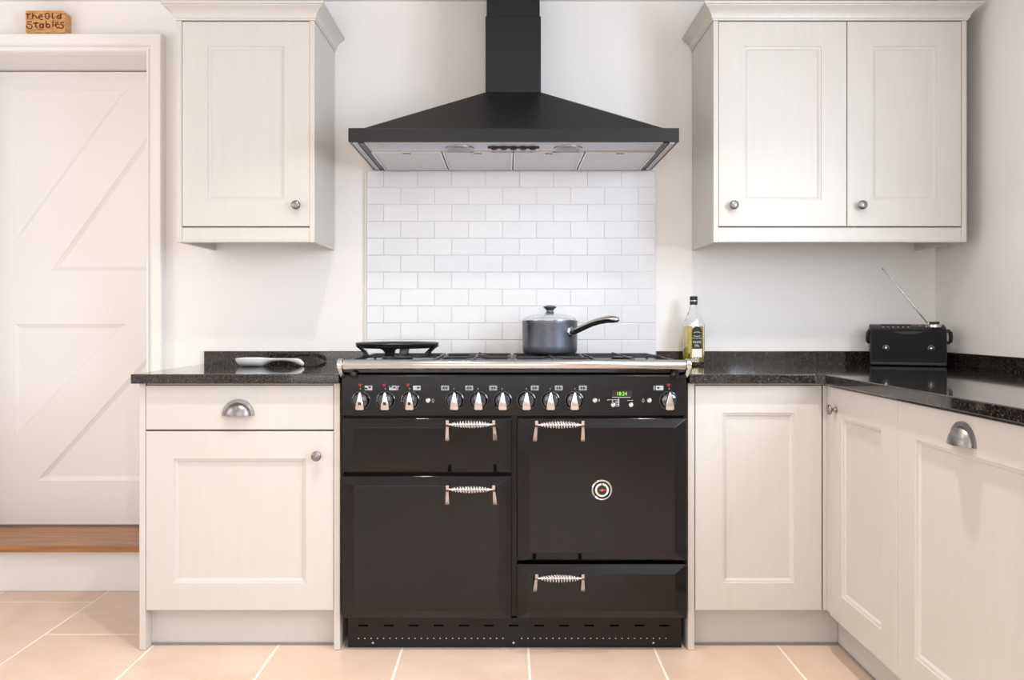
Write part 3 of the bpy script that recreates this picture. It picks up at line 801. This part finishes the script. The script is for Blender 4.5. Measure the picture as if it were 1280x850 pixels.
# ------------------------------------------------------------------ wok ring on the left burner
wx, wy = -0.385, -0.345
t = thing('wok_ring', 'black cast-iron wok ring standing on the left burner', 'wok ring', (wx, wy, GZ))
prof = [(0.118, 0.028), (0.128, 0.026), (0.141, 0.034), (0.1455, 0.041), (0.143, 0.0445), (0.136, 0.0435), (0.126, 0.037)]
mb = MB(); rings = [[(wx+r*math.cos(2*math.pi*k/48), wy+r*math.sin(2*math.pi*k/48), GZ+h) for k in range(48)] for r, h in prof]
mb.loft(rings + [rings[0]], cap=False)
mb.obj('ring', 'cast_iron', t, angle=50)
for a in (-95, -8, 85, 188):
    ca, sa = math.cos(R(a)), math.sin(R(a))
    rings = []
    for f, r, h, th in ((0, 0.137, 0.034, 0.042), (0.2, 0.130, 0.027, 0.028), (0.4, 0.122, 0.020, 0.019), (0.65, 0.114, 0.012, 0.016), (1, 0.110, 0.0003, 0.017)):
        tang = Vector((-sa, ca, 0)); rad = Vector((ca, sa, 0)); p0 = Vector((wx, wy, GZ+h))
        rings.append([p0 + rad*(r-0.006*(1+f)) - tang*th, p0 + rad*(r+0.006) - tang*th, p0 + rad*(r+0.006) + tang*th, p0 + rad*(r-0.006*(1+f)) + tang*th])
    MB().loft(rings).obj('leg', 'cast_iron', t, bevel=0.0015)

# ------------------------------------------------------------------ saucepan
sx, sy, SZ = 0.157, -0.205, GZ + 0.0004
t = thing('saucepan', 'grey saucepan with glass lid on a back burner', 'saucepan', (sx, sy, SZ))
mb = MB()
prof = [(0.0005, 0.0), (0.090, 0.0), (0.0965, 0.003), (0.0995, 0.009), (0.1005, 0.030), (0.1010, 0.112), (0.1025, 0.1185), (0.1020, 0.1200), (0.0992, 0.1195), (0.0985, 0.110), (0.0980, 0.012), (0.0940, 0.0045), (0.0005, 0.0040)]
seg = 64; rings = []
for r, h in prof:
    ring = []
    for k in range(seg):
        a = 2*math.pi*k/seg
        # pouring lip on the left front
        da = (a - R(222) + math.pi) % (2*math.pi) - math.pi
        lip = math.exp(-(da/0.16)**2) * max(0, (h-0.095)/0.025)
        ring.append((sx+(r+0.012*lip)*math.cos(a), sy+(r+0.012*lip)*math.sin(a), SZ+h-0.004*lip))
    rings.append(ring)
mb.loft(rings); mb.obj('pan_body', 'pan_metal', t, angle=40)
rim = MB().lathe([(0.1008, 0.1192), (0.1022, 0.1205), (0.1020, 0.1222), (0.0990, 0.1232), (0.0965, 0.1225), (0.0970, 0.1202)], (sx, sy, SZ), seg=64, cap=False)
ld = rim.obj('lid', 'chrome', t, angle=60)
gl = [(0.0968*math.cos(R(a)), 0.1222 + 0.0255*math.sin(R(a))) for a in range(0, 90, 9)] + [(0.0004, 0.1477)]
gi = [(r*0.985 if r > 0.001 else r, h-0.0028) for r, h in gl][::-1]
MB().lathe(gl + gi, (sx, sy, SZ), seg=48, cap=False).obj('glass_dome', 'lid_glass', ld, angle=60)
MB().lathe([(0.0005, 0.1478), (0.0160, 0.1478), (0.0165, 0.1500), (0.0125, 0.1530), (0.0120, 0.1580), (0.0190, 0.1650), (0.0240, 0.1685), (0.0245, 0.1710), (0.0235, 0.1725)], (sx, sy, SZ), seg=32).obj('lid_knob', 'pan_metal', ld, angle=40)
MB().lathe([(0.0228, 0.1727), (0.0205, 0.1755), (0.0110, 0.1785), (0.0005, 0.1790)], (sx, sy, SZ), seg=32).obj('knob_cap', 'chrome', ld, angle=40)
ang = R(-47); dv = Vector((math.cos(ang), math.sin(ang), 0)); base = Vector((sx, sy, SZ))
path, rad = [], []
for r, h, w in ((0.1035, 0.080, 0.0122), (0.115, 0.083, 0.0140), (0.140, 0.090, 0.0140), (0.170, 0.1010, 0.0134), (0.205, 0.1130, 0.0134), (0.240, 0.1215, 0.0144), (0.275, 0.1265, 0.0156), (0.300, 0.1265, 0.0159), (0.316, 0.1235, 0.0134), (0.322, 0.1215, 0.006)):
    path.append(base + dv*r + Vector((0, 0, h))); rad.append(w)
MB().tube(path, rad, 14, flat=0.72).obj('handle', 'steel', t, angle=60)
MB().tube([p + Vector((0, 0, -0.0070)) for p in path[1:-2]], [r*0.72 for r in rad[1:-2]], 12, flat=0.62).obj('handle_grip', 'matt_black', t, angle=60)
# rivet plate where the handle meets the pan
rp = base + dv*0.1015 + Vector((0, 0, 0.080)); M = Matrix.Translation(rp) @ dv.to_track_quat('Z', 'Y').to_matrix().to_4x4()
mb = MB(M); seg = 20
mb.loft([[(r*math.cos(2*math.pi*k/seg), r*1.05*math.sin(2*math.pi*k/seg), h) for k in range(seg)] for r, h in ((0.0170, -0.004), (0.0170, 0.0035), (0.0140, 0.0065), (0.0100, 0.0075))])
mb.obj('handle_bracket', 'chrome', t, angle=40)

# ------------------------------------------------------------------ oil bottle
bx, by, BZ = 0.7120, -0.095, WT1 + 0.0004
t = thing('oil_bottle', 'clear square bottle of olive oil with black cap and label', 'bottle', (bx, by, BZ))
ROT = R(8)
def rsq(s, h, rc, n=5):
    """rounded square ring of half-width s, turned by ROT"""
    pts = []
    if h < 0.216: k_ = 1.17 if h < 0.17 else 1.17 - 0.17*(h-0.17)/0.046; s, rc = s*k_, rc*k_
    rc = min(rc, s*0.999)
    for q, (cx, cy) in enumerate(((1, 1), (-1, 1), (-1, -1), (1, -1))):
        for k in range(n):
            a = math.pi/2*q + math.pi/2*k/(n-1)
            x, y = cx*(s-rc) + rc*math.cos(a), cy*(s-rc) + rc*math.sin(a)
            pts.append((bx + x*math.cos(ROT) - y*math.sin(ROT), by + x*math.sin(ROT) + y*math.cos(ROT), BZ+h))
    return pts
outer = [(0.020, 0.0, 0.009), (0.0265, 0.001, 0.009), (0.0285, 0.004, 0.008), (0.0285, 0.148, 0.008), (0.0278, 0.160, 0.012), (0.0240, 0.182, 0.016), (0.0185, 0.202, 0.016), (0.0140, 0.218, 0.014), (0.0128, 0.228, 0.0127), (0.0128, 0.240, 0.0127)]
inner = [(0.0100, 0.240, 0.0099), (0.0102, 0.228, 0.0101), (0.0115, 0.218, 0.0114), (0.0160, 0.202, 0.014), (0.0215, 0.182, 0.014), (0.0252, 0.160, 0.010), (0.0258, 0.148, 0.007), (0.0258, 0.012, 0.007), (0.0220, 0.009, 0.008)]
MB().loft([rsq(*a) for a in outer] + [rsq(*a) for a in inner]).obj('glass_body', 'bottle_glass', t, angle=40)
MB().loft([rsq(*a) for a in ((0.0215, 0.0095, 0.008), (0.0255, 0.0125, 0.007), (0.0255, 0.1465, 0.007))]).obj('oil', 'olive_oil', t, angle=40)
cp_ = MB().lathe([(0.0130, 0.2285), (0.0145, 0.2290), (0.0145, 0.2595), (0.0135, 0.2610), (0.0005, 0.2612)], (bx, by, BZ), seg=24, cap=True).obj('cap', 'matt_black', t, angle=40)
MB().lathe([(0.0147, 0.2425), (0.0151, 0.2430), (0.0151, 0.2445), (0.0147, 0.2450)], (bx, by, BZ), seg=24, cap=False).obj('cap_seam', 'chrome', cp_)
# label on the front face
fn = Vector((math.sin(ROT), -math.cos(ROT), 0)); fu = Vector((math.cos(ROT), math.sin(ROT), 0))
fo = Vector((bx, by, BZ)) + fn*0.0336
ML = Matrix(((fu.x, 0, fn.x, fo.x), (fu.y, 0, fn.y, fo.y), (0, 1, 0, fo.z), (0, 0, 0, 1)))
lp = [(-0.0195, 0.062), (0.0195, 0.062), (0.0195, 0.128)] + [(0.0195*math.cos(R(a)), 0.128 + 0.0185*math.sin(R(a))) for a in range(15, 180, 15)] + [(-0.0195, 0.128)]
lab = MB(ML).prism(lp, 'z', 0.0, 0.0005).obj('label', 'print_black', t, smooth=False)
MB(ML).box(-0.0195, 0.0195, 0.030, 0.0615, 0.0, 0.0005).obj('lower_label', 'label_cream', t, smooth=False)
MB(ML).box(-0.0195, 0.0195, 0.1015, 0.1030, 0.0005, 0.0008).obj('label_line', 'label_cream', lab, smooth=False)
tx = [text_mesh(s_, z_, 'label_cream', 'label_text', ML @ Matrix.Translation((0, v_, 0.0009)), 0.0001) for s_, z_, v_ in (('OLIVE', 0.0125, 0.0870), ('OIL', 0.0125, 0.0735))]
join_text(tx, 'label_lettering', lab)
ar = MB(ML)
for v0, bow in ((0.1225, 0.003), (0.1115, -0.0025)):
    ar.tube([(-0.013 + 0.026*k/8, v0 + bow*(1-((k-4)/4)**2), 0.0007) for k in range(9)], 0.0009, 5)
ar.obj('label_scroll', 'label_cream', lab)

# ------------------------------------------------------------------ radio
rx0, rx1, ry, rz = 1.4885-0.128, 1.4885+0.128, -0.180, WT1
t = thing('radio', 'black portable radio with raised aerial in the worktop corner', 'radio', ((rx0+rx1)/2, ry, rz))
prof = [(ry+0.004, rz+0.0015), (ry, rz+0.005), (ry, rz+0.127), (ry+0.003, rz+0.131), (ry+0.010, rz+0.135), (ry+0.040, rz+0.149), (ry+0.070, rz+0.155), (ry+0.088, rz+0.153), (ry+0.096, rz+0.145), (ry+0.098, rz+0.010), (ry+0.092, rz+0.0015)]
MB().prism(prof, 'x', rx0, rx1).obj('case', 'radio_plastic', t, bevel=0.005, seg=3, angle=50)
fr = MB(face_back(rx0, ry-0.0003, rz))
fr.box(0.004, rx1-rx0-0.004, 0.016, 0.130, 0, 0.0045)
gr = fr.obj('front_grille', 'speaker_cloth', t, bevel=0.003)
box(rx0+0.002, rx1-0.002, ry-0.0055, ry-0.0003, rz+0.004, rz+0.0150).obj('base_strip', 'radio_plastic', t, bevel=0.002)
for cxr in (rx0+0.0530, rx1-0.0530):
    czr = 1.053 - 35.3*0.00297
    sp = MB().lathe([(0.030, 0.0), (0.030, 0.0015), (0.0275, 0.0020), (0.0125, 0.0004)], (cxr, ry-0.0048, czr), 'y', 32).obj('speaker_cone', 'speaker_cloth', t)
    MB().lathe([(0.0110, 0.0005), (0.0113, 0.003), (0.0098, 0.0040), (0.0088, 0.0028)], (cxr, ry-0.0050, czr), 'y', 28, cap=False).obj('ring', 'pewter', sp, angle=60)
    MB().lathe([(0.0062, 0.0010), (0.0052, 0.0045), (0.0028, 0.0060), (0.0005, 0.0064)], (cxr, ry-0.0050, czr), 'y', 24).obj('dust_cap', 'chrome', sp, angle=60)
# recessed lip at the top of the grille
pts = [(1.4305 + 0.116*k/12, rz + 0.1295 - 0.012*math.sin(math.pi*k/12)) for k in range(13)]
MB().prism(pts[::-1], 'y', ry-0.0056, ry-0.0049).obj('badge_panel', 'radio_plastic', t, smooth=False)
# sloping top: buttons, display, volume dial
def topz(y):
    ps = [p for p in prof[3:8]]
    for (ya, za), (yb, zb) in zip(ps, ps[1:]):
        if ya <= y <= yb: return za + (zb-za)*(y-ya)/(yb-ya)
    return rz+0.154
box(rx0+0.040, rx0+0.140, ry+0.050, ry+0.066, topz(ry+0.058)-0.004, topz(ry+0.058)+0.0025).obj('display', 'print_black', t, bevel=0.001)
for k in range(6):
    xx = rx0+0.046+k*0.0170; yy = ry+0.030
    MB().lathe([(0.0040, -0.003), (0.0040, 0.0012), (0.0032, 0.0018), (0.0005, 0.0020)], (xx, yy, topz(yy)), seg=14).obj('button', 'pewter', t, angle=40)
for xx, yy in ((rx0+0.172, ry+0.040), (rx0+0.192, ry+0.034), (rx0+0.193, ry+0.054)):
    MB().lathe([(0.0040, -0.003), (0.0040, 0.0012), (0.0032, 0.0018), (0.0005, 0.0020)], (xx, yy, topz(yy)), seg=14).obj('button', 'pewter', t, angle=40)
vx, vy = rx1-0.036, ry+0.045; vz = topz(vy)
vd = MB().lathe([(0.0260, -0.006), (0.0260, 0.0035), (0.0245, 0.005), (0.0200, 0.005)], (vx, vy, vz), seg=32).obj('dial_ring', 'steel', t, angle=40)
MB().lathe([(0.0180, 0.0051), (0.0175, 0.0130), (0.0155, 0.0145), (0.0005, 0.0148)], (vx, vy, vz), seg=28).obj('dial_knob', 'rubber', vd, angle=40)
# strap handle folded behind, seen at both ends
for sgn, xe in ((-0.45, rx0+0.002), (0.8, rx1)):
    y = ry+0.030
    hb = MB().tube([(xe - sgn*0.002, y, rz+0.128), (xe + sgn*0.010, y, rz+0.131), (xe + sgn*0.0185, y, rz+0.124), (xe + sgn*0.0215, y+0.002, rz+0.108), (xe + sgn*0.0205, y+0.004, rz+0.092), (xe + sgn*0.013, y+0.006, rz+0.086), (xe - sgn*0.002, y+0.008, rz+0.090)], [0.007, 0.0072, 0.0072, 0.0068, 0.0065, 0.006, 0.006], 10)
    hb.obj('handle_end', 'rubber', t, angle=60)
# telescopic aerial
A0 = Vector((1.4885+0.076, ry+0.068, rz+0.1545)); A1 = A0 + Vector((-0.1625, -0.062, 0.2115))
MB().lathe([(0.0065, -0.006), (0.0065, 0.006), (0.0045, 0.0095), (0.0005, 0.010)], tuple(A0), seg=16).obj('aerial_base', 'steel', t, angle=40)
path, rad = [], []
for k, (f, r) in enumerate(((0.02, 0.0030), (0.34, 0.0030), (0.345, 0.0024), (0.66, 0.0024), (0.665, 0.0018), (0.985, 0.0018))):
    path.append(A0.lerp(A1, f)); rad.append(r)
ae = MB().tube(path, rad, 10).obj('aerial', 'steel', t, angle=40)
MB().tube([A0.lerp(A1, 0.98), A0.lerp(A1, 0.985), A0.lerp(A1, 0.998), A0.lerp(A1, 1.0)], [0.002, 0.0032, 0.0032, 0.002], 10).obj('aerial_tip', 'steel', ae, angle=40)

t.rotation_euler = (0, 0, R(-21))

# ------------------------------------------------------------------ spoon rest
s0 = 0.00295; qx0, qx1 = (295.2-634)*s0, (380-634)*s0; qy = -0.205; qz = WT1 + 0.0004
ln = qx1 - qx0
mb = MB()
def sec(u, half, top, bot, wall):
    """channel section: open dish above, flat below"""
    x = qx0 + ln*u
    pts = []
    n = 10
    for k in range(n+1):                      # underside
        a = math.pi + math.pi*k/n
        pts.append((x, qy + half*math.cos(a), bot + (top-bot)*(1 + math.sin(a))))
    for k in range(n+1):                      # inside
        a = 2*math.pi - math.pi*k/n
        pts.append((x, qy + (half-wall)*math.cos(a), top - (top-bot-wall)*(-math.sin(a))))
    return pts
T = qz + 0.0300
secs = [(0.0, 0.006, T-0.0005, T-0.004, 0.002), (0.015, 0.020, T, qz+0.0185, 0.003), (0.05, 0.034, T+0.0005, qz+0.0070, 0.004), (0.10, 0.043, T+0.001, qz+0.0003, 0.004),
        (0.20, 0.047, T+0.001, qz, 0.004), (0.30, 0.045, T+0.001, qz, 0.004), (0.40, 0.036, T+0.0003, qz+0.0005, 0.004), (0.45, 0.029, T, qz+0.0090, 0.004),
        (0.50, 0.024, T-0.0005, qz+0.0150, 0.004), (0.58, 0.020, T-0.001, qz+0.0195, 0.004), (0.70, 0.018, T-0.001, qz+0.0205, 0.0035), (0.80, 0.018, T-0.001, qz+0.0185, 0.0035),
        (0.88, 0.018, T-0.001, qz+0.0130, 0.004), (0.94, 0.017, T-0.005, qz+0.0060, 0.004), (0.98, 0.014, T-0.013, qz+0.0010, 0.003), (1.0, 0.009, qz+0.0120, qz+0.0030, 0.002)]
mb.loft([sec(*a) for a in secs])
tag(mb.obj('spoon_rest', 'ceramic', angle=70), 'white ceramic spoon rest lying on the left worktop', 'spoon rest')

# ------------------------------------------------------------------ wooden sign on the architrave
gx0, gx1, gy0, gy1, gz = -1.8665, -1.7146, -0.050, -0.004, DZ1 + 0.0665
t = thing('wooden_sign', 'small wooden block sign with burnt handwriting, on top of the door frame', 'sign', ((gx0+gx1)/2, (gy0+gy1)/2, gz))
H = 0.0845
pts = [(gx0, gz), (gx1, gz)] + [(gx1-0.012+0.012*math.cos(R(a)), gz+H-0.012+0.012*math.sin(R(a))) for a in range(0, 91, 15)] + [(gx0+0.003, gz+H), (gx0, gz+H-0.003)]
blk = MB().prism(pts, 'y', gy0, gy1).obj('block', 'sign_wood', t, bevel=0.0012)
def sp(x, y):   # strokes measured on the sign face
    return ((x/10.667 - 634)*0.0031, 1.053 + (400 - y/10.667)*0.0031)
def ell(cx, cy, a, b, n=14): return [(cx + a*math.cos(2*math.pi*k/n), cy + b*math.sin(2*math.pi*k/n)) for k in range(n+1)]
STR = [[(345,185),(408,190)], [(374,190),(369,248)], [(437,180),(434,252)], [(435,226),(460,203),(480,216),(497,252)],
       [(525,228),(560,222),(565,205),(545,195),(520,215),(520,245),(545,262),(572,258)], ell(632,213,27,38), [(702,175),(697,235),(712,252),(724,249)],
       ell(786,227,22,24), [(812,178),(812,256)],
       [(422,290),(372,292),(365,320),(405,326),(432,350),(415,385),(375,378),(352,352)], [(481,293),(475,355),(500,373)], [(450,310),(510,308)],
       ell(553,345,22,27), [(577,318),(578,374)], [(615,280),(618,368)], ell(642,345,24,24), [(705,284),(708,362)],
       [(745,336),(785,322),(775,298),(745,310),(738,345),(765,374),(792,362)], [(850,298),(812,300),(808,322),(845,340),(842,370),(815,383),(795,373)]]
lt = MB()
for st in STR: lt.tube([(sp(*p)[0], gy0-0.0002, sp(*p)[1]) for p in st], 0.0024, 6, flat=0.9)
lt.obj('lettering', 'burnt', blk, angle=60)
